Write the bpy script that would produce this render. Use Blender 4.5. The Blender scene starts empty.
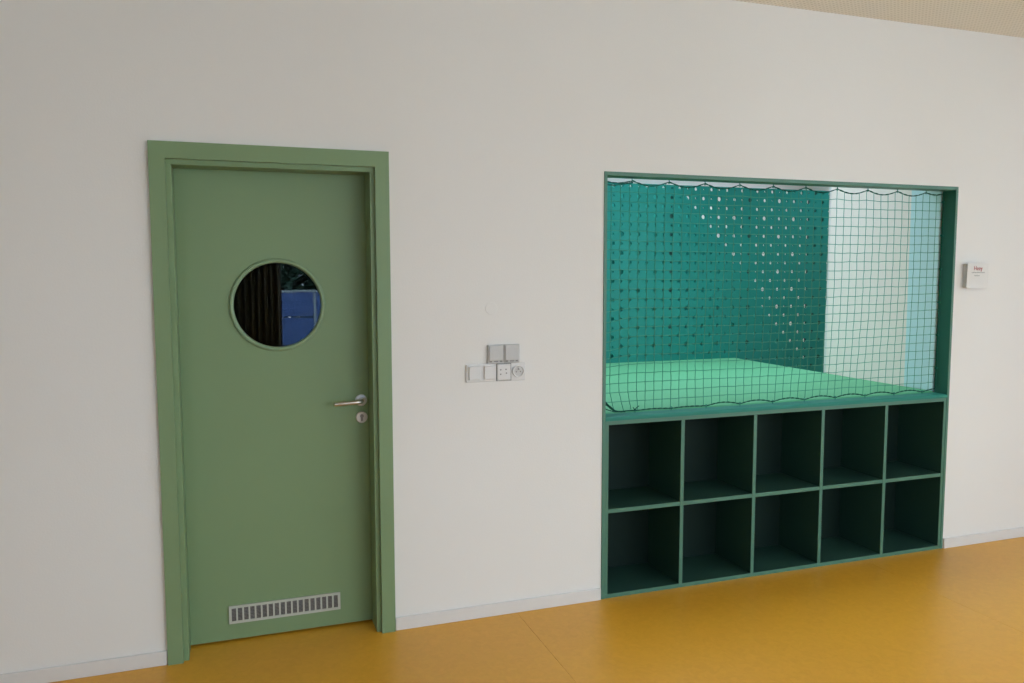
import bpy, bmesh, math, random
from mathutils import Vector, Matrix
random.seed(7)
S = bpy.context.scene
C = S.collection

# ------------------------------------------------------------------ camera
CAM = (0.2763, -3.3810, 1.5600)
YAW, PITCH, ROLL, FPX = 0.33723, -0.08559, -0.00167, 803.76
def make_camera():
    cy, sy, cp, sp = math.cos(YAW), math.sin(YAW), math.cos(PITCH), math.sin(PITCH)
    f = Vector((sy*cp, cy*cp, sp)); r = Vector((cy, -sy, 0)); u = r.cross(f)
    c, s = math.cos(ROLL), math.sin(ROLL)
    r2, u2 = c*r + s*u, -s*r + c*u
    cd = bpy.data.cameras.new('camera'); co = bpy.data.objects.new('camera', cd); C.objects.link(co)
    m = Matrix((r2, u2, -f)).transposed().to_4x4(); m.translation = Vector(CAM)
    co.matrix_world = m
    cd.sensor_fit = 'HORIZONTAL'; cd.sensor_width = 36; cd.lens = FPX*36/1024
    cd.clip_start = 0.05; cd.clip_end = 200
    S.camera = co
make_camera()

# ------------------------------------------------------------------ sky, daylight, exposure
SKY = (0.72, 0.86, 1.0); SKY_STRENGTH = 7.0
w = bpy.data.worlds.new('overcast_sky'); S.world = w; w.use_nodes = True
bg = w.node_tree.nodes['Background']
bg.inputs[0].default_value = (*SKY, 1); bg.inputs[1].default_value = SKY_STRENGTH
S.view_settings.view_transform = 'Standard'; S.view_settings.look = 'None'
S.view_settings.gamma = 1; S.view_settings.use_curve_mapping = False
S.view_settings.exposure = 0.05
# positions of the daylight openings (windows and added roof lights) used for walls and sky portals
RX0, RX1, RY0, RZ = -2.6, 6.6, -5.2, 2.85            # room extents (wall with the door is y = 0)
WIN = [(-2.2, -1.5), (.74, 2.58), (2.66, 4.50), (4.58, 6.42)]            # windows in the wall behind the camera; leftmost one added to brighten the left
WZ0, WZ1 = 0.55, 2.78
RWIN = [(-4.9, -3.1), (-3.0, -1.8)]                   # windows in the right hand wall
ROOF_A = (2.1, 3.85, 0.45, 1.9)                      # added roof light that brightens the play niche
ROOF_B = (2.5, 5.3, 2.08, 2.85)
ROOF_C = (4.3, 5.3, 0.9, 1.95)                        # added to brighten the screen beside the platform                      # added roof light over the stair
NZ = 2.75                                             # niche ceiling
def portal(name, loc, rot, sx, sy):
    l = bpy.data.lights.new(name, 'AREA'); l.shape = 'RECTANGLE'; l.size = sx; l.size_y = sy
    l.cycles.is_portal = True
    o = bpy.data.objects.new(name, l); C.objects.link(o); o.location = loc; o.rotation_euler = rot
for a, b in WIN: portal('sky_portal', ((a+b)/2, RY0-0.15, (WZ0+WZ1)/2), (math.pi/2, 0, 0), b-a, WZ1-WZ0)
for a, b in RWIN: portal('sky_portal', (RX1+0.15, (a+b)/2, (WZ0+WZ1)/2), (0, math.pi/2, 0), WZ1-WZ0, b-a)
for r in (ROOF_A, ROOF_B, ROOF_C): portal('sky_portal', ((r[0]+r[1])/2, (r[2]+r[3])/2, NZ+0.2), (0, 0, 0), r[1]-r[0], r[3]-r[2])

# ------------------------------------------------------------------ materials
def lin(c):
    return tuple(((v/255)/12.92 if v/255 <= .04045 else ((v/255+.055)/1.055)**2.4) for v in c)
def mat(name, rgb, rough=.5, metal=0, spec=.5, var=.06, vscale=6, bump=0, bscale=60, coat=0, srgb=True):
    m = bpy.data.materials.new(name); m.use_nodes = True
    n, l = m.node_tree.nodes, m.node_tree.links
    b = n['Principled BSDF']; col = lin(rgb) if srgb else rgb
    b.inputs['Roughness'].default_value = rough; b.inputs['Metallic'].default_value = metal
    b.inputs['Specular IOR Level'].default_value = spec; b.inputs['Coat Weight'].default_value = coat
    tc = n.new('ShaderNodeTexCoord')
    nz = n.new('ShaderNodeTexNoise'); nz.inputs['Scale'].default_value = vscale; nz.inputs['Detail'].default_value = 4
    l.new(tc.outputs['Object'], nz.inputs['Vector'])
    mx = n.new('ShaderNodeMix'); mx.data_type = 'RGBA'
    mx.inputs['A'].default_value = (*[v*(1-var) for v in col], 1); mx.inputs['B'].default_value = (*[min(1, v*(1+var)) for v in col], 1)
    l.new(nz.outputs['Fac'], mx.inputs['Factor']); l.new(mx.outputs['Result'], b.inputs['Base Color'])
    if bump:
        n2 = n.new('ShaderNodeTexNoise'); n2.inputs['Scale'].default_value = bscale; n2.inputs['Detail'].default_value = 3
        l.new(tc.outputs['Object'], n2.inputs['Vector'])
        bp = n.new('ShaderNodeBump'); bp.inputs['Strength'].default_value = bump; bp.inputs['Distance'].default_value = .004
        l.new(n2.outputs['Fac'], bp.inputs['Height']); l.new(bp.outputs['Normal'], b.inputs['Normal'])
    return m
M = {}
M['wall'] = mat('white_wall_paint', (0.82, 0.80, 0.77), .85, spec=.25, var=.012, vscale=1.5, bump=.12, bscale=140, srgb=False)
M['nwall'] = mat('white_niche_paint', (0.90, 0.80, 0.75), .85, spec=.25, var=.01, srgb=False)
M['base'] = mat('pale_baseboard', (0.74, 0.72, 0.70), .5, var=.02, srgb=False)
M['door'] = mat('sage_green_paint', (0.21, 0.312, 0.162), .42, spec=.4, var=.03, vscale=3, bump=.03, bscale=200, srgb=False)
M['ring'] = mat('pale_sage_trim', (0.22, 0.33, 0.19), .4, var=.03, srgb=False)
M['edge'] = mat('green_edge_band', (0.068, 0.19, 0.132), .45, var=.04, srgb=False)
M['board'] = mat('dark_green_board', (0.018, 0.115, 0.08), .5, spec=.35, var=.05, srgb=False)
M['sill'] = mat('teal_green_sill', (0.022, 0.21, 0.155), .6, spec=.3, var=.03, srgb=False)
M['mat'] = mat('mint_green_mat', (0.105, 0.385, 0.20), .6, spec=.3, var=.03, vscale=2, bump=.05, bscale=90, srgb=False)
M['teal'] = mat('teal_screen_lacquer', (0.003, 0.218, 0.182), .5, spec=.4, var=.04, vscale=2, srgb=False)
M['cubby'] = mat('shaded_green_board', (0.024, 0.072, 0.055), .5, spec=.25, var=.05, srgb=False)  # darkened: shade of the cubby recesses is put into the board colour
M['stair'] = mat('teal_stair_board', (0.02, 0.38, 0.33), .5, srgb=False)
M['curtain'] = mat('dark_olive_cloth', (0.24, 0.25, 0.20), .95, spec=.1, var=.2, vscale=20, srgb=False)
M['cback'] = mat('shaded_green_back', (0.010, 0.026, 0.020), .6, spec=.2, var=.05, srgb=False)  # darker again, for the shade at the back of the cubbies
M['vback'] = mat('slot_shade_grey', (0.07, 0.065, 0.06), .7, srgb=False)
M['post'] = mat('dark_teal_post', (0.008, 0.06, 0.05), .6, srgb=False)
M['blue'] = mat('light_blue_panel', (0.60, 0.79, 0.83), .5, var=.02, srgb=False)
M['cord'] = mat('green_net_cord', (0.09, 0.30, 0.215), .8, spec=.1, var=.1, vscale=30, srgb=False)
M['rope'] = mat('dark_green_rope', (0.015, 0.09, 0.06), .85, spec=.1, var=.15, vscale=60, srgb=False)
M['steel'] = mat('brushed_steel', (0.62, 0.60, 0.57), .3, metal=1, var=.04, vscale=40, srgb=False)
M['white'] = mat('white_plastic', (0.73, 0.715, 0.70), .35, var=.01, srgb=False)
M['grey'] = mat('light_grey_plastic', (0.57, 0.56, 0.545), .4, var=.02, srgb=False)
M['dgrey'] = mat('mid_grey_plastic', (0.28, 0.27, 0.26), .5, srgb=False)  # plain grey for mesh, hinges, gasket and contacts
M['black'] = mat('black_plastic', (0.03, 0.03, 0.03), .5, srgb=False)
M['ventw'] = mat('off_white_grille', (0.50, 0.52, 0.46), .45, var=.03, srgb=False)
M['red'] = mat('red_print', (0.42, 0.03, 0.035), .6, srgb=False)
M['ink'] = mat('grey_print', (0.30, 0.30, 0.29), .6, srgb=False)
M['paper'] = mat('white_paper', (0.75, 0.73, 0.70), .6, var=.01, srgb=False)
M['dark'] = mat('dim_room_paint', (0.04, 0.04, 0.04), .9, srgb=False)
M['fence'] = mat('blue_fence_paint', (0.055, 0.115, 0.30), .5, var=.15, vscale=3, srgb=False)
M['fencecap'] = mat('grey_fence_cap', (0.35, 0.42, 0.42), .5, srgb=False)
M['leaf'] = mat('hedge_leaves', (0.03, 0.08, 0.045), .7, var=.8, vscale=5, srgb=False)
M['bounce_yard'] = mat('pale_bounce_paving', (0.72, 0.71, 0.68), .9, var=.08, vscale=2, srgb=False)  # yard kept pale to bounce more light up to the ceiling
M['frame'] = mat('window_frame_grey', (0.30, 0.30, 0.30), .5, srgb=False)

def floor_mat():
    m = mat('yellow_linoleum', (0.60, 0.335, 0.052), .36, spec=.5, var=.0, srgb=False)
    n, l = m.node_tree.nodes, m.node_tree.links; b = n['Principled BSDF']
    tc = n.new('ShaderNodeTexCoord'); mp = n.new('ShaderNodeMapping'); mp.inputs['Scale'].default_value = (1, 1, 1)
    l.new(tc.outputs['Object'], mp.inputs['Vector'])
    a = n.new('ShaderNodeTexNoise'); a.inputs['Scale'].default_value = 28; a.inputs['Detail'].default_value = 6; a.inputs['Distortion'].default_value = 1.2
    l.new(mp.outputs['Vector'], a.inputs['Vector'])
    r = n.new('ShaderNodeValToRGB'); r.color_ramp.elements[0].position = .3; r.color_ramp.elements[1].position = .7
    r.color_ramp.elements[0].color = (0.73, 0.352, 0.026, 1); r.color_ramp.elements[1].color = (0.79, 0.393, 0.034, 1)
    l.new(a.outputs['Fac'], r.inputs['Fac']); l.new(r.outputs['Color'], b.inputs['Base Color'])
    bp = n.new('ShaderNodeBump'); bp.inputs['Strength'].default_value = .06; bp.inputs['Distance'].default_value = .003
    l.new(a.outputs['Fac'], bp.inputs['Height']); l.new(bp.outputs['Normal'], b.inputs['Normal'])
    return m
M['floor'] = floor_mat()

def ceiling_mat():
    m = mat('perforated_acoustic_ceiling', (0.66, 0.59, 0.47), .9, spec=.2, var=.0, srgb=False)
    n, l = m.node_tree.nodes, m.node_tree.links; b = n['Principled BSDF']
    tc = n.new('ShaderNodeTexCoord'); v = n.new('ShaderNodeTexVoronoi'); v.inputs['Scale'].default_value = 45; v.inputs['Randomness'].default_value = 0
    l.new(tc.outputs['Object'], v.inputs['Vector'])
    r = n.new('ShaderNodeValToRGB'); r.color_ramp.elements[0].position = .20; r.color_ramp.elements[1].position = .30
    r.color_ramp.elements[0].color = (0.70, 0.66, 0.58, 1); r.color_ramp.elements[1].color = (0.88, 0.84, 0.76, 1)
    l.new(v.outputs['Distance'], r.inputs['Fac']); l.new(r.outputs['Color'], b.inputs['Base Color'])
    return m
M['ceil'] = ceiling_mat()

def glass_mat(name, tint, refl_ior, tr):
    m = bpy.data.materials.new(name); m.use_nodes = True
    n, l = m.node_tree.nodes, m.node_tree.links; n.clear()
    o = n.new('ShaderNodeOutputMaterial'); mx = n.new('ShaderNodeMixShader'); t = n.new('ShaderNodeBsdfTransparent'); g = n.new('ShaderNodeBsdfGlossy')
    f = n.new('ShaderNodeFresnel'); f.inputs['IOR'].default_value = refl_ior
    t.inputs['Color'].default_value = (*[tr*c for c in tint], 1); g.inputs['Roughness'].default_value = .015
    g.inputs['Color'].default_value = (.9, .95, 1, 1)
    l.new(f.outputs[0], mx.inputs[0]); l.new(t.outputs[0], mx.inputs[1]); l.new(g.outputs[0], mx.inputs[2]); l.new(mx.outputs[0], o.inputs[0])
    return m
M['glass'] = glass_mat('window_glass', (1, 1, 1), 1.3, .95)
M['dglass'] = glass_mat('door_glass', (.9, .95, 1), 1.65, .6)

# ------------------------------------------------------------------ helpers
def tag(o, label=None, cat=None, group=None, kind=None):
    if label: o['label'] = label
    if cat: o['category'] = cat
    if group: o['group'] = group
    if kind: o['kind'] = kind
    return o
def thing(name, loc, label, cat, group=None, kind=None):
    o = bpy.data.objects.new(name, None); C.objects.link(o); o.location = loc; o.empty_display_size = .1
    return tag(o, label, cat, group, kind)
def world_loc(o):
    v = Vector((0, 0, 0))
    while o: v += o.location; o = o.parent
    return v
def link(name, bm, m, parent=None, smooth=False):
    """bm is in world coordinates; the object is placed at its base centre"""
    bmesh.ops.recalc_face_normals(bm, faces=bm.faces)
    cs = [v.co for v in bm.verts]
    lo = Vector([min(c[i] for c in cs) for i in range(3)]); hi = Vector([max(c[i] for c in cs) for i in range(3)])
    org = Vector(((lo.x+hi.x)/2, (lo.y+hi.y)/2, lo.z))
    bmesh.ops.translate(bm, verts=bm.verts, vec=-org)
    me = bpy.data.meshes.new(name); bm.to_mesh(me); bm.free()
    o = bpy.data.objects.new(name, me); C.objects.link(o)
    mats = m if isinstance(m, list) else [m]
    for k in mats: me.materials.append(k)
    if parent: o.parent = parent; o.location = org - world_loc(parent)
    else: o.location = org
    if smooth:
        for p in me.polygons: p.use_smooth = True
    return o
def abox(bm, x0, x1, y0, y1, z0, z1, bev=0, seg=2, mi=0):
    vs = [bm.verts.new((x, y, z)) for x in (x0, x1) for y in (y0, y1) for z in (z0, z1)]
    F = [(0, 1, 3, 2), (4, 6, 7, 5), (0, 4, 5, 1), (2, 3, 7, 6), (0, 2, 6, 4), (1, 5, 7, 3)]
    fs = [bm.faces.new([vs[i] for i in f]) for f in F]
    for f in fs: f.material_index = mi
    if bev:
        es = {e for f in fs for e in f.edges}
        bmesh.ops.bevel(bm, geom=list(es), offset=bev, segments=seg, affect='EDGES', profile=.5)
    return fs
def box(name, x0, x1, y0, y1, z0, z1, m, parent=None, bev=0, seg=2):
    bm = bmesh.new(); abox(bm, x0, x1, y0, y1, z0, z1, bev, seg); return link(name, bm, m, parent)
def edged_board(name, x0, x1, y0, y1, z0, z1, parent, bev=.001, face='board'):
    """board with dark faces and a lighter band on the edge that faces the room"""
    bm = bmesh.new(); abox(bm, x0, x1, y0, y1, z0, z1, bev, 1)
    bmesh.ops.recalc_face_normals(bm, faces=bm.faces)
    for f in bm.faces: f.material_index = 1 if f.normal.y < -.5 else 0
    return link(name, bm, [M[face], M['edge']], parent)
def lathe(bm, prof, cx, cy, cz, axis='y', seg=32, cap=True):
    """prof: list of (radius, offset along axis)"""
    rings = []
    for r, t in prof:
        ring = []
        for k in range(seg):
            a = 2*math.pi*k/seg; u, v = r*math.cos(a), r*math.sin(a)
            p = (cx+u, cy+t, cz+v) if axis == 'y' else ((cx+u, cy+v, cz+t) if axis == 'z' else (cx+t, cy+u, cz+v))
            ring.append(bm.verts.new(p))
        rings.append(ring)
    for a, b in zip(rings, rings[1:]):
        for k in range(seg): bm.faces.new((a[k], a[(k+1) % seg], b[(k+1) % seg], b[k]))
    if cap:
        bm.faces.new(rings[0]); bm.faces.new(rings[-1])
def tube(bm, pts, r, seg=8, cap=True, closed=False):
    pts = [Vector(p) for p in pts]; rings = []; N = len(pts)
    for i, p in enumerate(pts):
        a = pts[i-1] if (i or closed) else p; b = pts[(i+1) % N] if (i < N-1 or closed) else p
        t = (b-a).normalized(); up = Vector((0, 0, 1)) if abs(t.z) < .8 else Vector((0, 1, 0))
        s = t.cross(up).normalized(); q = s.cross(t); rr = r[i] if isinstance(r, (list, tuple)) else r
        rings.append([bm.verts.new(p + rr*(math.cos(2*math.pi*k/seg)*s + math.sin(2*math.pi*k/seg)*q)) for k in range(seg)])
    pairs = list(zip(rings, rings[1:])) + ([(rings[-1], rings[0])] if closed else [])
    for a, b in pairs:
        for k in range(seg): bm.faces.new((a[k], a[(k+1) % seg], b[(k+1) % seg], b[k]))
    if cap and not closed: bm.faces.new(rings[0]); bm.faces.new(rings[-1])
def pierced(bm, u0, u1, v0, v1, holes, t0, t1, P):
    """slab over a u,v rectangle, between t0 and t1, with rectangular holes; P maps (u,v,t) to world"""
    us = sorted({u0, u1, *[h[0] for h in holes], *[h[1] for h in holes]}); vs = sorted({v0, v1, *[h[2] for h in holes], *[h[3] for h in holes]})
    def solid(i, j):
        if i < 0 or j < 0 or i >= len(us)-1 or j >= len(vs)-1: return False
        cu, cv = (us[i]+us[i+1])/2, (vs[j]+vs[j+1])/2
        return not any(h[0] < cu < h[1] and h[2] < cv < h[3] for h in holes)
    cache = {}
    def V(i, j, t):
        if (i, j, t) not in cache: cache[i, j, t] = bm.verts.new(P(us[i], vs[j], (t0, t1)[t]))
        return cache[i, j, t]
    for i in range(len(us)-1):
        for j in range(len(vs)-1):
            if not solid(i, j): continue
            for t in (0, 1): bm.faces.new((V(i, j, t), V(i+1, j, t), V(i+1, j+1, t), V(i, j+1, t)))
            if not solid(i-1, j): bm.faces.new((V(i, j, 0), V(i, j+1, 0), V(i, j+1, 1), V(i, j, 1)))
            if not solid(i+1, j): bm.faces.new((V(i+1, j, 0), V(i+1, j+1, 0), V(i+1, j+1, 1), V(i+1, j, 1)))
            if not solid(i, j-1): bm.faces.new((V(i, j, 0), V(i+1, j, 0), V(i+1, j, 1), V(i, j, 1)))
            if not solid(i, j+1): bm.faces.new((V(i, j+1, 0), V(i+1, j+1, 0), V(i+1, j+1, 1), V(i, j+1, 1)))
def copy_tree(o, parent=None):
    c = o.copy(); C.objects.link(c); c.parent = parent
    for ch in list(o.children): copy_tree(ch, c)
    return c

# ------------------------------------------------------------------ room shell
N0, N1, NH = 1.910, 4.040, 2.021                      # outer edges of the niche surround
def structure(o, label, cat): return tag(o, label, cat, kind='structure')
bm = bmesh.new()
pierced(bm, RX0, RX1, -.05, RZ+.1, [(.045, .871, -.05, 2.012), (N0+.003, N1-.003, -.05, NH-.003)], 0, .17, lambda u, v, t: (u, t, v))
structure(link('wall_back', bm, M['wall']), 'white painted wall with the green door and the play niche', 'wall')
fl = thing('floor', ((RX0+RX1)/2, RY0/2, 0), 'yellow linoleum floor', 'floor', kind='structure')
box('subfloor', RX0-.2, RX1+.2, RY0-.2, .17, -.08, -.004, M['dark'], fl)
xs = [RX0-.2, -.52, 1.48, 3.48, 5.48, RX1+.2]
for a, b in zip(xs, xs[1:]):
    box('linoleum_sheet', a+.0005, b-.0005, RY0-.2, .17, -.004, 0, M['floor'], fl, bev=.0003, seg=1)
structure(box('ceiling', RX0-.2, RX1+.2, RY0-.2, .1, RZ, RZ+.12, M['ceil']), 'beige perforated acoustic ceiling', 'ceiling')
structure(box('wall_left', RX0-.2, RX0, RY0-.2, .17, -.05, RZ+.1, M['wall']), 'plain white wall at the left end of the room', 'wall')
bm = bmesh.new(); pierced(bm, RY0-.2, .17, -.05, RZ+.1, [(a, b, WZ0, WZ1) for a, b in RWIN], RX1, RX1+.25, lambda u, v, t: (t, u, v))
structure(link('wall_right', bm, M['wall']), 'white wall with two windows at the right end of the room', 'wall')
bm = bmesh.new(); pierced(bm, RX0-.2, RX1+.2, -.05, RZ+.1, [(a, b, WZ0, WZ1) for a, b in WIN], RY0-.25, RY0, lambda u, v, t: (u, t, v))
structure(link('wall_front', bm, M['wall']), 'white wall with four windows behind the viewer, the leftmost added for light', 'wall')
def window(n, a, b, side):
    P = (lambda u, v, t: (u, RY0-.12+t, v)) if side == 'front' else (lambda u, v, t: (RX1+.12-t, u, v))
    c = P((a+b)/2, WZ0, 0)
    t = thing('window_%d' % n, c, 'grey framed window %s' % ('behind the viewer, number %d from the left wall' % n if side == 'front' else 'in the right hand wall, %s one' % ('nearer' if a < -4 else 'farther')), 'window', kind='structure')
    bm = bmesh.new(); m = (a+b)/2
    pierced(bm, a, b, WZ0, WZ1, [(a+.06, m-.03, WZ0+.06, WZ1-.06), (m+.03, b-.06, WZ0+.06, WZ1-.06)], -.03, .03, P)
    link('window_frame', bm, M['frame'], t)
    for u0, u1 in ((a+.06, m-.03), (m+.03, b-.06)):
        bm = bmesh.new(); pierced(bm, u0, u1, WZ0+.06, WZ1-.06, [], -.003, .003, P); link('pane', bm, M['glass'], t)
k = 0
for a, b in WIN: k += 1; window(k, a, b, 'front')  # first of these is the window added for light
for a, b in RWIN: k += 1; window(k, a, b, 'right')

def baseboard(name, x0, x1, label):
    bm = bmesh.new(); abox(bm, x0, x1, -.012, 0, 0, .058, .003, 2)
    structure(link(name, bm, M['base']), label, 'baseboard')
baseboard('baseboard_left', RX0, -.002, 'low pale skirting left of the green door')
baseboard('baseboard_middle', .918, N0-.004, 'low pale skirting between the door and the niche')
baseboard('baseboard_right', N1+.004, RX1, 'low pale skirting right of the niche')

# ------------------------------------------------------------------ door
D = thing('door_1', (.458, 0, 0), 'sage green flush door with a round porthole window, in a green frame', 'door', kind='structure')
def jamb(x0, x1, l0, l1):
    bm = bmesh.new(); abox(bm, x0, x1, -.016, .006, 0, 1.996); abox(bm, l0, l1, .004, .165, 0, 1.976, .001, 1)
    return bm
link('frame_jamb', jamb(0, .058, .046, .078), M['door'], D)
link('frame_jamb', jamb(.858, .916, .838, .870), M['door'], D)
bm = bmesh.new(); abox(bm, 0, .916, -.016, .006, 1.996, 2.06); abox(bm, .046, .870, .004, .165, 1.976, 2.0115)
link('frame_head', bm, M['door'], D)
# leaf with a round hole
WC = (.466, 1.426); WR = .180; LY = .12
def leaf_bm(x0, x1, z0, z1, y0, y1, cx, cz, r, seg=64):
    bm = bmesh.new(); loops = []
    for y in (y0, y1):
        rc = [bm.verts.new((x, y, z)) for x, z in ((x0, z0), (x1, z0), (x1, z1), (x0, z1))]
        ci = [bm.verts.new((cx+r*math.cos(2*math.pi*k/seg), y, cz+r*math.sin(2*math.pi*k/seg))) for k in range(seg)]
        es = [bm.edges.new((q[i], q[(i+1) % len(q)])) for q in (rc, ci) for i in range(len(q))]
        bmesh.ops.triangle_fill(bm, edges=es, use_beauty=True)
        loops.append((rc, ci))
    for q in (0, 1):
        a, b = loops[0][q], loops[1][q]; n = len(a)
        for i in range(n): bm.faces.new((a[i], a[(i+1) % n], b[(i+1) % n], b[i]))
    return bm
LEAF = link('door_leaf', leaf_bm(.079, .837, .010, 1.975, LY, LY+.04, *WC, WR), M['door'], D)
bm = bmesh.new()
prof = [(.194, .002), (.194, -.005), (.191, -.009), (.183, -.010), (.178, -.007), (.176, .004), (.176, .02), (.1795, .02), (.1795, .002)]
lathe(bm, prof+[prof[0]], WC[0], LY, WC[1], seg=72, cap=False)
bmesh.ops.remove_doubles(bm, verts=bm.verts, dist=1e-5)
tag(link('porthole_ring', bm, M['ring'], D, smooth=True), 'pale green ring around the porthole')
bm = bmesh.new(); lathe(bm, [(.1755, .008), (.1755, .014)], WC[0], LY, WC[1], seg=72)
tag(link('porthole_glass', bm, M['dglass'], D), 'dark reflective round pane')
# handle
HX, HZ = .804, 1.006
bm = bmesh.new(); lathe(bm, [(.0255, 0), (.0255, -.006), (.023, -.0085), (.014, -.009), (.012, -.012)], HX, LY, HZ, seg=40)
h = link('door_handle', bm, M['steel'], D, smooth=False); tag(h, 'brushed steel lever handle')
bm = bmesh.new()
pts = [(HX, LY-.008, HZ), (HX, LY-.032, HZ), (HX-.004, LY-.043, HZ-.0005), (HX-.014, LY-.049, HZ-.001), (HX-.03, LY-.050, HZ-.002), (HX-.075, LY-.050, HZ-.004), (HX-.116, LY-.049, HZ-.006), (HX-.121, LY-.049, HZ-.006)]
tube(bm, pts, [.0095, .0095, .0095, .0092, .009, .0088, .0088, .006], 14)
link('lever', bm, M['steel'], h, smooth=True)
KZ = .931
bm = bmesh.new(); lathe(bm, [(.0255, 0), (.0255, -.006), (.023, -.0085)], HX+.001, LY, KZ, seg=40)
k_ = link('lock_rosette', bm, M['steel'], D); tag(k_, 'round steel keyhole plate')
bm = bmesh.new()
lathe(bm, [(.0082, -.0083), (.0082, -.0115)], HX+.001, LY, KZ+.006, seg=24); abox(bm, HX-.0038, HX+.0058, LY-.011, LY-.0083, KZ-.016, KZ, .001, 1)
c_ = link('lock_cylinder', bm, M['dgrey'], k_)
# ventilation grille
vx0, vx1, vz0, vz1 = .233, .697, .080, .157
bm = bmesh.new(); n = 18; fr = .011; bw = .0075
cell = (vx1-vx0-2*fr+bw)/n
holes = [(vx0+fr+i*cell, vx0+fr+i*cell+cell-bw, vz0+.011, vz1-.011) for i in range(n)]
pierced(bm, vx0, vx1, vz0, vz1, holes, LY-.007, LY-.0005, lambda u, v, t: (u, t, v))
g = link('ventilation_grille', bm, M['ventw'], D); tag(g, 'off-white slotted ventilation grille')
bm = bmesh.new()
for hx0, hx1, hz0, hz1 in holes:
    for i in range(1, 4):
        x = hx0+(hx1-hx0)*i/4; abox(bm, x-.0006, x+.0006, LY-.004, LY-.003, hz0, hz1)
    for i in range(1, 9):
        z = hz0+(hz1-hz0)*i/9; abox(bm, hx0, hx1, LY-.0035, LY-.0025, z-.0006, z+.0006)
tag(link('insect_mesh', bm, M['dgrey'], g), kind='stuff')
box('grille_backing', vx0+.006, vx1-.006, LY-.0016, LY-.0004, vz0+.006, vz1-.006, M['vback'], g)  # dark sheet standing in for the shade inside the slots
# the unlit room behind the door
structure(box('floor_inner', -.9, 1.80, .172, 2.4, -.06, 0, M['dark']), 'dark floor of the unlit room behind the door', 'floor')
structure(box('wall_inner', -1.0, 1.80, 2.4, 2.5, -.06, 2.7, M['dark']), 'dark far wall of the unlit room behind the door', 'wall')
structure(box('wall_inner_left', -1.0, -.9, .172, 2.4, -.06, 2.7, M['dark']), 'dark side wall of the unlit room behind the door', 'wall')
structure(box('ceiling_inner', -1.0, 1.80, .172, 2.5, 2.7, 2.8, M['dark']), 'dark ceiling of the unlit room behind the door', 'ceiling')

# ------------------------------------------------------------------ play niche: shell
SX0, SX1 = N0+.016, N1-.016                              # clear opening
PY = 2.0                                               # plane of the perforated screen
PZ = .887                                              # top of the mat
structure(box('wall_niche_left', SX0-.12, SX0, .172, 3.1, -.05, NZ, M['nwall']), 'white left side wall of the play niche', 'wall')
structure(box('wall_niche_right', SX1, SX1+.12, .172, .965, -.05, NZ, M['nwall']), 'white right side wall inside the play niche', 'wall')
structure(box('trim_1', SX1-.004, SX1+.124, .9655, .982, PZ, NZ, M['white'], bev=.002), 'thin white strip on the end of the niche side wall', 'trim')  # thin white strip along the wall end
structure(box('wall_stair_back', SX0-.12, 5.6, 3.1, 3.2, -.05, NZ, M['nwall']), 'white wall behind the perforated screen', 'wall')
structure(box('wall_stair_right', 5.6, 5.7, .172, 3.2, -.05, NZ, M['nwall']), 'white end wall beside the stair', 'wall')
structure(box('floor_stair', SX0, 5.6, .172, 3.1, -.06, 0, M['floor']), 'yellow floor under the platform and stair', 'floor')
bm = bmesh.new(); pierced(bm, SX0-.12, 5.7, .172, 3.2, [ROOF_A, ROOF_B, ROOF_C], NZ, NZ+.12, lambda u, v, t: (u, v, t))
structure(link('ceiling_niche', bm, M['nwall']), 'white ceiling over the niche with three added roof lights', 'ceiling')
for i, r in enumerate((ROOF_A, ROOF_B, ROOF_C)):
    t = thing('window_%d' % (7+i), ((r[0]+r[1])/2, (r[2]+r[3])/2, NZ+.12), ['added roof light above the play platform', 'long added roof light above the stair', 'added roof light above the landing beside the platform'][i], 'roof window', kind='structure')
    bm = bmesh.new(); pierced(bm, r[0]-.05, r[1]+.05, r[2]-.05, r[3]+.05, [r], NZ+.12, NZ+.2, lambda u, v, t: (u, v, t)); link('window_frame', bm, M['frame'], t)
    box('pane', r[0]-.03, r[1]+.03, r[2]-.03, r[3]+.03, NZ+.2, NZ+.206, M['glass'], t)

# surround of the opening
F = thing('niche_surround', ((N0+N1)/2, 0, 0), 'green board surround lining the play niche opening', 'frame')
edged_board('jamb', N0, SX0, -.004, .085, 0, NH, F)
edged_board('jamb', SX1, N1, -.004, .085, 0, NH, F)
box('head_board', SX0, SX1, -.004, .085, NH-.018, NH, M['edge'], F, bev=.001, seg=1)  # underside takes the lighter edge colour in place of bounced light
ZT = .862
bm = bmesh.new()
prof = [(-.006, ZT), (-.006, .868)] + [(-.006+.012*(1-math.cos(a)), .868+.012*math.sin(a)) for a in (.4, .8, 1.2, 1.57)] + [(.085, .880), (.085, ZT)]
ra = [bm.verts.new((SX0, y, z)) for y, z in prof]; rb = [bm.verts.new((SX1, y, z)) for y, z in prof]
for i in range(len(prof)): bm.faces.new((ra[i], ra[(i+1) % len(prof)], rb[(i+1) % len(prof)], rb[i]))
bm.faces.new(ra); bm.faces.new(rb)
tag(link('sill', bm, M['sill'], F), 'teal green sill with a rounded front')

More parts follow.
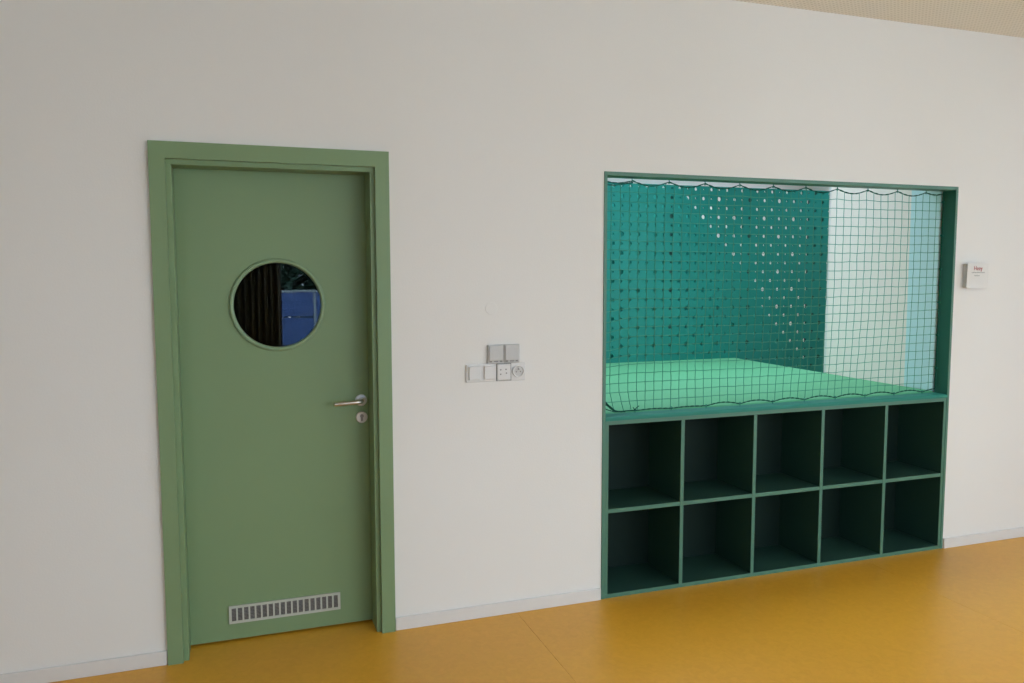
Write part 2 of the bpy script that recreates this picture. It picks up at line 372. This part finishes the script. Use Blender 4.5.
# screw hooks that carry the net (parts of the surround)
NY = .070
ZTOP, ZBOT = NH-.018, .880
def hook_mesh():
    bm = bmesh.new()
    tube(bm, [(0, 0, 0), (0, 0, .008)], .0022, 6)
    lathe(bm, [(.0052, 0), (.0052, .0012)], 0, 0, 0, axis='z', seg=10)
    tube(bm, [(.0055*math.sin(a), 0, .0128-.0055*math.cos(a)) for a in [i*math.pi/5 for i in range(9)]], .0018, 6)
    me = bpy.data.meshes.new('hook'); bm.to_mesh(me); bm.free(); me.materials.append(M['sill']); return me
HM = hook_mesh()
def hook(loc, rot):
    o = bpy.data.objects.new('hook', HM); C.objects.link(o); o.parent = F; o.location = Vector(loc)-F.location; o.rotation_euler = rot
HXS = [2.09+.2*i for i in range(10)]
HZS = [1.02+.185*i for i in range(6)]
for x in HXS: hook((x, NY, ZTOP), (math.pi, 0, 0)); hook((x+.03, NY, ZBOT), (0, 0, 0))
for z in HZS: hook((SX0, NY, z), (0, math.pi/2, 0)); hook((SX1, NY, z), (0, -math.pi/2, 0))

# light blue board on the right side of the niche
tag(box('side_board', SX1-.012, SX1, .087, .292, PZ+.001, 2.60, M['blue'], bev=.004), 'light blue upright board inside the niche, right of the white side wall', 'board')

# ------------------------------------------------------------------ cubby shelf under the niche
U = thing('cubby_shelf', ((SX0+SX1)/2, .15, 0), 'dark green shelf unit of ten open cubbies under the play niche', 'shelf')
CD = .315
xs = [SX0+.0005] + [SX0+(SX1-SX0)*i/5 for i in range(1, 5)] + [SX1-.0005]
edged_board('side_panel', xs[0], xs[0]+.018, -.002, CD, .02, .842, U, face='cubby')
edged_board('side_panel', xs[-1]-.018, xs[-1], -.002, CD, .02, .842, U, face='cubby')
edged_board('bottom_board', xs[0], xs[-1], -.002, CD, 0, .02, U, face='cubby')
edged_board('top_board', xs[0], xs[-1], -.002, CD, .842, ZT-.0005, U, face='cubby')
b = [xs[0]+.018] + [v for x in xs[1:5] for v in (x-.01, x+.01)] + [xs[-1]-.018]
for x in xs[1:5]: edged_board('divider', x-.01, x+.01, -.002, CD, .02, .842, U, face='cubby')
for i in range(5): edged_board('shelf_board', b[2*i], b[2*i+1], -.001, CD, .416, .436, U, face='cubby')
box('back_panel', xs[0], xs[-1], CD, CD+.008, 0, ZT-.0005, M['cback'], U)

# ------------------------------------------------------------------ platform with the mint mat
T = thing('play_platform', ((SX0+SX1)/2, 1.1, 0), 'raised play platform topped with a mint green mat', 'platform')
box('mat', SX0+.001, SX1-.001,   .087, PY-.004, .864, PZ, M['mat'], T, bev=.006)
box('platform_base', SX0+.001, SX1-.001, CD+.012, PY-.004, 0, .863, M['board'], T)

# ------------------------------------------------------------------ perforated screen
SC = thing('perforated_screen', (4.0, PY, 0), 'teal screen perforated with rows of round holes behind the platform', 'screen')
PITCH_H = .0697
def perforated():
    bm = bmesh.new(); seg = 12; TH = .012
    cx0 = 4.138 - PITCH_H*30; nx = 46
    cz0 = 2.191; nz = 28
    hx = PITCH_H/2
    for j in range(nz):
        for i in range(nx):
            x, z = cx0+i*PITCH_H, cz0-j*PITCH_H
            # odd and even rows: medium holes alternate with pinholes, every second row with large ones
            if x < SX0+.12: r = 0
            elif (i+j) % 2: r = .0135 if j % 2 == 0 else (.0175 if (i//2+j//2) % 2 else .0140)
            else: r = .0062 + .001*((i*7+j*3) % 3)
            outer = []
            for k in range(seg):                                    # points on the cell border, clockwise with the hole
                a = 2*math.pi*(k+.5)/seg; c, s = math.cos(a), math.sin(a); m_ = hx/max(abs(c), abs(s)); outer.append((x+c*m_, z+s*m_))
            for y in (PY, PY+TH):
                if not r:
                    bm.faces.new([bm.verts.new((x+sx*hx, y, z+sz*hx)) for sx, sz in ((-1, -1), (1, -1), (1, 1), (-1, 1))]); continue
                vo = [bm.verts.new((u, y, v)) for u, v in outer]
                vi = [bm.verts.new((x+r*math.cos(2*math.pi*(k+.5)/seg), y, z+r*math.sin(2*math.pi*(k+.5)/seg))) for k in range(seg)]
                for k in range(seg): bm.faces.new((vo[k], vo[(k+1) % seg], vi[(k+1) % seg], vi[k]))
                if y == PY: fi = vi
                else:
                    for k in range(seg): bm.faces.new((fi[k], fi[(k+1) % seg], vi[(k+1) % seg], vi[k]))
    xl, xr = cx0-hx, cx0+(nx-.5)*PITCH_H; zt, zb = cz0+hx, cz0-(nz-.5)*PITCH_H
    bmesh.ops.remove_doubles(bm, verts=bm.verts, dist=1e-5)
    for v in bm.verts: v.co.z = min(v.co.z, 2.213)
    zt = 2.213
    return bm, xl, xr, zb, zt
bm, PXL, PXR, PZB, PZT = perforated()
link('perforated_sheet', bm, M['teal'], SC)
bm = bmesh.new(); abox(bm, PXL, PXR, PY, PY+.012, PZT, PZT+.002, 0)
link('top_edge', bm, M['teal'], SC)
for x in (3.441, 4.138, 4.138+PITCH_H*9.5):
    wd = .028 if x < 4.5 else .062
    box('post', x-wd, x+wd, PY+.014, PY+.06, 0, PZT, M['post'], SC)

# ------------------------------------------------------------------ steep stair behind the screen
ST = thing('stair', (4.2, 2.4, 0), 'steep dark green stair rising behind the perforated screen', 'stairs')
def slant(name, y0, y1, dx=0):
    pts = [(2.1, 0), (2.1, 2.22), (3.67+dx, 2.22), (5.25+dx, .33), (5.25+dx, 0)]
    bm = bmesh.new(); A = [bm.verts.new((x, y0, z)) for x, z in pts]; B = [bm.verts.new((x, y1, z)) for x, z in pts]
    bm.faces.new(A); bm.faces.new(B)
    for i in range(len(pts)): bm.faces.new((A[i], A[(i+1) % len(pts)], B[(i+1) % len(pts)], B[i]))
    link(name, bm, M['stair'], ST)
slant('stringer', 2.25, 2.28); slant('stringer', 2.95, 2.98)
for i in range(8):
    z = .28+.24*i; x = 5.14-(z-.33)*(1.98/2.37)-.16
    box('tread', x-.14, x+.10, 2.28, 2.95, z, z+.03, M['stair'], ST)

# ------------------------------------------------------------------ safety net
NET = thing('safety_net', ((SX0+SX1)/2, NY, ZBOT), 'green knotted safety net stretched across the niche opening', 'net')
def rope_top(x):
    if x < HXS[0]: return ZTOP-.012-.012*math.sin(math.pi*max(0, (x-SX0)/(HXS[0]-SX0)))
    if x > HXS[-1]: q = (x-HXS[-1])/.13; return ZTOP-.012-.010*math.sin(math.pi*min(1, q))
    q = ((x-HXS[0]) % .2)/.2; return ZTOP-.010-.022*math.sin(math.pi*q)
def rope_bot(x):
    if x < HXS[0]+.03: return ZBOT+.012
    q = ((x-HXS[0]-.03) % .2)/.2; amp = .004 if x < 2.5 else .014
    return ZBOT+.010+amp*math.sin(math.pi*q)
LX, RXN = SX0+.008, SX1-.010
NC, NR = 43, 24
node = {}
for i in range(NC+1):
    s = i/NC
    for j in range(NR+1):
        t = j/NR
        x = LX+(RXN-LX)*s
        zb, zt = ZBOT+.014, ZTOP-.018; z = zb+(zt-zb)*t
        z += (rope_top(x)-zt)*math.exp(-(NR-j)*1.3)+(rope_bot(x)-zb)*math.exp(-j*1.3)   # only the rim follows the scallops
        edge = min(1, 4*s, 4*(1-s)); ed2 = min(1, 6*t, 6*(1-t))
        # sag of the net on its left side and slanting lower right
        z -= .035*math.exp(-(s/.05)**2)*math.exp(-((t-.36)/.16)**2)
        z -= .012*math.sin(math.pi*t)*math.sin(math.pi*s)
        x += -.018*edge*math.exp(-(t/.35)**2)*s*2 + .004*math.sin(2.2*s*6+t*3)*edge*ed2
        y = NY + .006*math.sin(7*s)*ed2*edge
        if i <= 4:                                      # first columns gathered towards the lower left corner
            pull = math.exp(-(t/.05)**2); x += (.075, .026, .028, .02, .008)[i]*(pull if i else max(0, pull-.35)/.65)
        n_ = ed2*min(1, 10*s, 10*(1-s))
        node[i, j] = Vector((min(max(x+random.uniform(-.002, .002)*n_, LX), RXN), y, z+random.uniform(-.0018, .0018)*n_))
bm = bmesh.new()
def cord(pts, r=.0020):
    out = []
    for a, b in zip(pts, pts[1:]): out += [a, (a+b)/2+Vector((random.uniform(-.0012, .0012), 0, random.uniform(-.0008, .0008)))]
    out.append(pts[-1]); tube(bm, out, r, 4)
for i in range(1, NC): cord([node[i, j] for j in range(NR+1)])
for j in range(1, NR): cord([node[i, j] for i in range(NC+1)], .0016)
tag(link('net_mesh', bm, M['cord'], NET), kind='stuff')
bm = bmesh.new()
for i in range(1, NC):
    for j in range(1, NR):
        c = node[i, j]; r = .0037
        vs = [bm.verts.new(c+Vector(d)*r) for d in ((1, 0, 0), (0, 1, 0), (-1, 0, 0), (0, -1, 0), (0, 0, 1), (0, 0, -1))]
        for a, b_ in ((0, 1), (1, 2), (2, 3), (3, 0)): bm.faces.new((vs[a], vs[b_], vs[4])); bm.faces.new((vs[b_], vs[a], vs[5]))
tag(link('knots', bm, M['cord'], NET), kind='stuff')
def fine(keys, n):
    out = []
    for q in range(n+1):
        u = q/n*(len(keys)-1); a = min(int(u), len(keys)-2); out.append(keys[a].lerp(keys[a+1], u-a))
    return out
for name, pts in (('border_rope', [Vector((LX+(RXN-LX)*q/220, NY, rope_top(LX+(RXN-LX)*q/220))) for q in range(221)]),
                  ('border_rope', [node[i, 0] for i in range(5)]+[Vector((x_, NY, rope_bot(x_))) for x_ in [2.15+(RXN-2.15)*q/200 for q in range(201)]]),
                  ('border_rope', [node[0, j] for j in range(NR+1)]), ('border_rope', [node[NC, j] for j in range(NR+1)])):
    bm = bmesh.new(); p_ = fine(pts, 220)
    for st in (0, math.pi):                             # two strands twisted round each other
        tube(bm, [v+Vector((.0016*math.cos(q*.9+st), .0016*math.sin(q*.9+st), .0016*math.cos(q*.9+st))) for q, v in enumerate(p_)], .0022, 5)
    link(name, bm, M['rope'], NET)
# lacing in the lower left corner
bm = bmesh.new()
tube(bm, [(LX+.001, NY-.004, 1.02), (LX+.004, NY-.006, .985), (LX+.012, NY-.006, .953), (LX+.04, NY-.006, .925), (LX+.075, NY-.006, .897), (LX+.11, NY-.006, .889)], .0032, 6)
tube(bm, [(LX+.001, NY-.004, .95), (LX+.006, NY-.006, .92), (LX+.03, NY-.006, .905), (LX+.07, NY-.006, .892), (LX+.13, NY-.006, .8885)], .0026, 6)
tube(bm, [(2.115, NY-.006, .893), (2.122, NY-.010, .905), (2.135, NY-.012, .915)], .0022, 5)
tube(bm, [(2.115, NY-.006, .893), (2.108, NY-.010, .903), (2.103, NY-.012, .908)], .0022, 5)
link('corner_lacing', bm, M['rope'], NET)
bm = bmesh.new()
tube(bm, [(LX+.003, NY-.006, 1.972), (LX+.03, NY-.006, 1.968), (LX+.06, NY-.008, 1.967), (LX+.10, NY-.006, 1.974), (2.09, NY-.006, 1.982)], .0032, 6)
link('corner_lacing', bm, M['rope'], NET)

# ------------------------------------------------------------------ wall sockets and switches
def flap_socket(x, label):
    z0, z1 = 1.159, 1.242; w_ = .0745
    t = thing('flap_socket', (x+w_/2, 0, z0), label, 'socket', 'grey flap sockets on the wall')
    box('socket_body', x+.0004, x+w_-.0004, -.013, 0, z0, z1, M['grey'], t, bev=.003)
    box('flap_lid', x+.005, x+w_-.006, -.018, -.013, z0+.012, z1-.004, M['grey'], t, bev=.003)
    bm = bmesh.new(); lathe(bm, [(.020, -.0178), (.020, -.0190), (.0185, -.0190), (.0185, -.0178)], x+w_/2, 0, z0+.044, seg=24, cap=False); link('lid_emboss', bm, M['grey'], t)
    for dx in (.013, w_-.014): box('lid_hinge', x+dx-.006, x+dx+.006, -.017, -.013, z0+.005, z0+.0115, M['dgrey'], t, bev=.001)
    box('lid_catch', x+w_/2-.010, x+w_/2+.010, -.0155, -.013, z0+.006, z0+.0105, M['dgrey'], t)
flap_socket(1.3445, 'grey wall socket with a closed flap lid, left one of the upper pair')
flap_socket(1.4195, 'grey wall socket with a closed flap lid, right one of the upper pair')
X0, Z0, W4 = 1.2455, 1.077, .0695
SW = thing('switch_plate', (X0+2*W4, 0, Z0), 'white four gang plate of switches and sockets below the grey flap sockets', 'switch plate')
box('plate', X0, X0+4*W4, -.008, 0, Z0, Z0+.081, M['white'], SW, bev=.003)
for i in range(2):
    r = box('rocker', X0+i*W4+.012, X0+(i+1)*W4-.004, -.016, -.008, Z0+.011, Z0+.071, M['white'], SW, bev=.003)
bm = bmesh.new(); x = X0+2*W4
abox(bm, x+.002, x+W4-.002, -.014, -.008, Z0+.004, Z0+.078, .006, 3); o = link('outlet_cover', bm, M['white'], SW)
bm = bmesh.new(); pierced(bm, x, x+W4, Z0+.002, Z0+.080, [(x+.0035, x+W4-.0035, Z0+.0055, Z0+.0765)], -.0115, -.008, lambda u, v, t: (u, t, v)); link('gasket', bm, M['dgrey'], SW)
bm = bmesh.new()
for dx, dz in ((.019, .052), (.019, .032), (.046, .036), (.044, .053)): lathe(bm, [(.0035, -.0142), (.0035, -.0136)], x+dx, 0, Z0+dz, seg=12)
link('contact_hole', bm, M['dgrey'], o)
x = X0+3*W4; bm = bmesh.new()
lathe(bm, [(.0285, -.008), (.0285, -.013), (.026, -.014), (.0225, -.0135), (.0215, -.0095), (.0005, -.009)], x+W4/2, 0, Z0+.042, seg=36); o = link('power_outlet', bm, M['white'], SW)
bm = bmesh.new(); lathe(bm, [(.0213, -.0094), (.0213, -.0098)], x+W4/2, 0, Z0+.042, seg=32); link('outlet_recess', bm, M['grey'], o)
bm = bmesh.new()
for dx in (-.0095, .0095): lathe(bm, [(.0036, -.0099), (.0036, -.0104)], x+W4/2+dx, 0, Z0+.040, seg=14)
lathe(bm, [(.003, -.0099), (.003, -.018)], x+W4/2, 0, Z0+.052, seg=12)
link('contact_hole', bm, M['dgrey'], o)
# painted over blanking disc above the sockets
bm = bmesh.new(); lathe(bm, [(.028, 0), (.028, -.0012), (.026, -.002)], 1.365, 0, 1.402, seg=36)
tag(link('blanking_disc', bm, M['wall']), 'faint round wall-coloured cover on the wall above the sockets', 'cover plate')

# ------------------------------------------------------------------ notice right of the niche
SG = thing('notice', (4.190, 0, 1.468), 'small white notice with red and grey print on the wall right of the niche', 'sign')
bm = bmesh.new()
A = [(4.098, -.034, 1.606), (4.282, -.006, 1.606), (4.282, -.006, 1.470), (4.094, -.034, 1.470)]
n_ = Vector((.028, .188, 0)).normalized()*.003
f0 = [bm.verts.new(p) for p in A]; f1 = [bm.verts.new(Vector(p)+n_) for p in A]
bm.faces.new(f0); bm.faces.new(f1)
for i in range(4): bm.faces.new((f0[i], f0[(i+1) % 4], f1[(i+1) % 4], f1[i]))
link('card', bm, M['paper'], SG)
bm = bmesh.new(); abox(bm, 4.100, 4.272, -.005, 0, 1.474, 1.602, .002, 1); abox(bm, 4.100, 4.112, -.029, -.005, 1.474, 1.602); link('holder', bm, M['grey'], SG)
def onto_card(u, v, d=.0006):                         # u 0..1 across, v up from the bottom in metres
    return Vector((4.096+(4.282-4.096)*u, -.034+.028*u-d, 1.470+v))
cu = bpy.data.curves.new('print', 'FONT'); cu.body = 'Heey'; cu.size = .034; cu.align_x = 'CENTER'; cu.extrude = .0003
tmp = bpy.data.objects.new('print', cu); C.objects.link(tmp); dg = bpy.context.evaluated_depsgraph_get()
me = bpy.data.meshes.new_from_object(tmp.evaluated_get(dg)); bpy.data.objects.remove(tmp)
ttl = bpy.data.objects.new('red_title', me); C.objects.link(ttl); me.materials.clear(); me.materials.append(M['red'])
ttl.parent = SG; ttl.location = onto_card(.5, .098, .001)-SG.location; ttl.rotation_euler = (math.pi/2, 0, math.atan2(.028, .186)); ttl.scale = (1.1, 1, 1)
for nm, u0, u1, v in (('text_line', .2, .82, .083), ('text_line', .34, .60, .066)):
    bm = bmesh.new(); u = u0
    while u < u1:
        L = random.uniform(.016, .03); hgt = random.choice((.0045, .0045, .0065))
        a, b2 = onto_card(u, v), onto_card(min(u+L, u1), v)
        vs = [bm.verts.new(q) for q in (a, b2, b2+Vector((0, 0, hgt)), a+Vector((0, 0, hgt)))]; bm.faces.new(vs)
        u += L+.012
    tag(link(nm, bm, M['ink'], SG), kind='stuff')

# ------------------------------------------------------------------ dark curtain beside the windows, added to darken the porthole reflection
CU = thing('curtain', (.43, RY0+.1, 0), 'added dark olive curtain beside the window behind the viewer, darkens the porthole reflection', 'curtain')
bm = bmesh.new(); n = 90; rows = []
for dy in (0, .004):
    for z in (.03, 2.66): rows.append([bm.verts.new((.08+.70*q/n, RY0+.09+dy+.025*math.sin(q*.75)*(1.1 if z < 1 else .9), z)) for q in range(n+1)])
for a, b_ in ((0, 1), (2, 3), (0, 2), (1, 3)):
    for q in range(n): bm.faces.new((rows[a][q], rows[a][q+1], rows[b_][q+1], rows[b_][q]))
for q in (0, n): bm.faces.new((rows[0][q], rows[1][q], rows[3][q], rows[2][q]))
link('curtain_cloth', bm, M['curtain'], CU, smooth=True)
bm = bmesh.new(); tube(bm, [(.02, RY0+.09, 2.69), (.84, RY0+.09, 2.69)], .014, 10); link('curtain_rod', bm, M['steel'], CU)
for x in (.06, .80): box('rod_bracket', x-.012, x+.012, RY0, RY0+.10, 2.68, 2.70, M['steel'], CU)

# ------------------------------------------------------------------ garden seen mirrored in the porthole
structure(box('ground', -25, 30, -40, RY0-.26, -.6, -.1, M['bounce_yard']), 'paved yard outside the windows, made pale to bounce light indoors', 'ground')
FN = thing('garden_fence', (1.9, -13, -.1), 'blue board fence in the garden, mirrored in the porthole', 'fence')
FZ = 1.215
for i in range(4):
    x = -.1+i
    box('fence_panel', x+.01, x+.98, -13.03, -13, -.1, .66, M['fence'], FN, bev=.004); box('fence_panel', x+.01, x+.98, -13.03, -13, .69, FZ-.05, M['fence'], FN, bev=.004)
    box('fence_post', x-.03, x+.009, -13.05, -12.98, -.1, FZ-.05, M['fencecap'], FN)
box('fence_rail', -.15, 3.95, -13.06, -12.99, FZ-.045, FZ, M['fencecap'], FN, bev=.004)
def hedge(x, y, h, lab):
    t = thing('hedge_shrub', (x, y, -.1), lab, 'shrub', 'shrubs behind the garden fence')
    bm = bmesh.new(); tube(bm, [(x, y, -.1), (x+.03, y, .5), (x, y, h*.6)], .06, 6); link('stem', bm, M['post'], t)
    bm = bmesh.new()
    for q in range(1500):
        a, e = random.uniform(0, 6.28), random.uniform(-1, 1); rr = random.uniform(.6, 1)
        c = Vector((x+1.0*rr*math.cos(a)*math.sqrt(1-e*e), y+.7*rr*math.sin(a)*math.sqrt(1-e*e), h*.56+h*.5*rr*e)); s_ = random.uniform(.12, .22)
        d1 = Vector((random.uniform(-1, 1), random.uniform(-1, 1), random.uniform(-1, 1))).normalized(); d2 = d1.orthogonal().normalized()
        bm.faces.new([bm.verts.new(c+s_*v) for v in (d1, d2*.5, -d1, -d2*.5)])
    tag(link('foliage', bm, M['leaf'], t), kind='stuff')
for i, (lab, h) in enumerate((('shorter dark shrub behind the left end of the blue garden fence', 3.4), ('tallest dark shrub behind the blue garden fence, mirrored in the porthole', 4.4), ('dark shrub behind the right part of the blue garden fence', 3.8))): hedge(-.6+2.45*i, -14.4, h, lab)
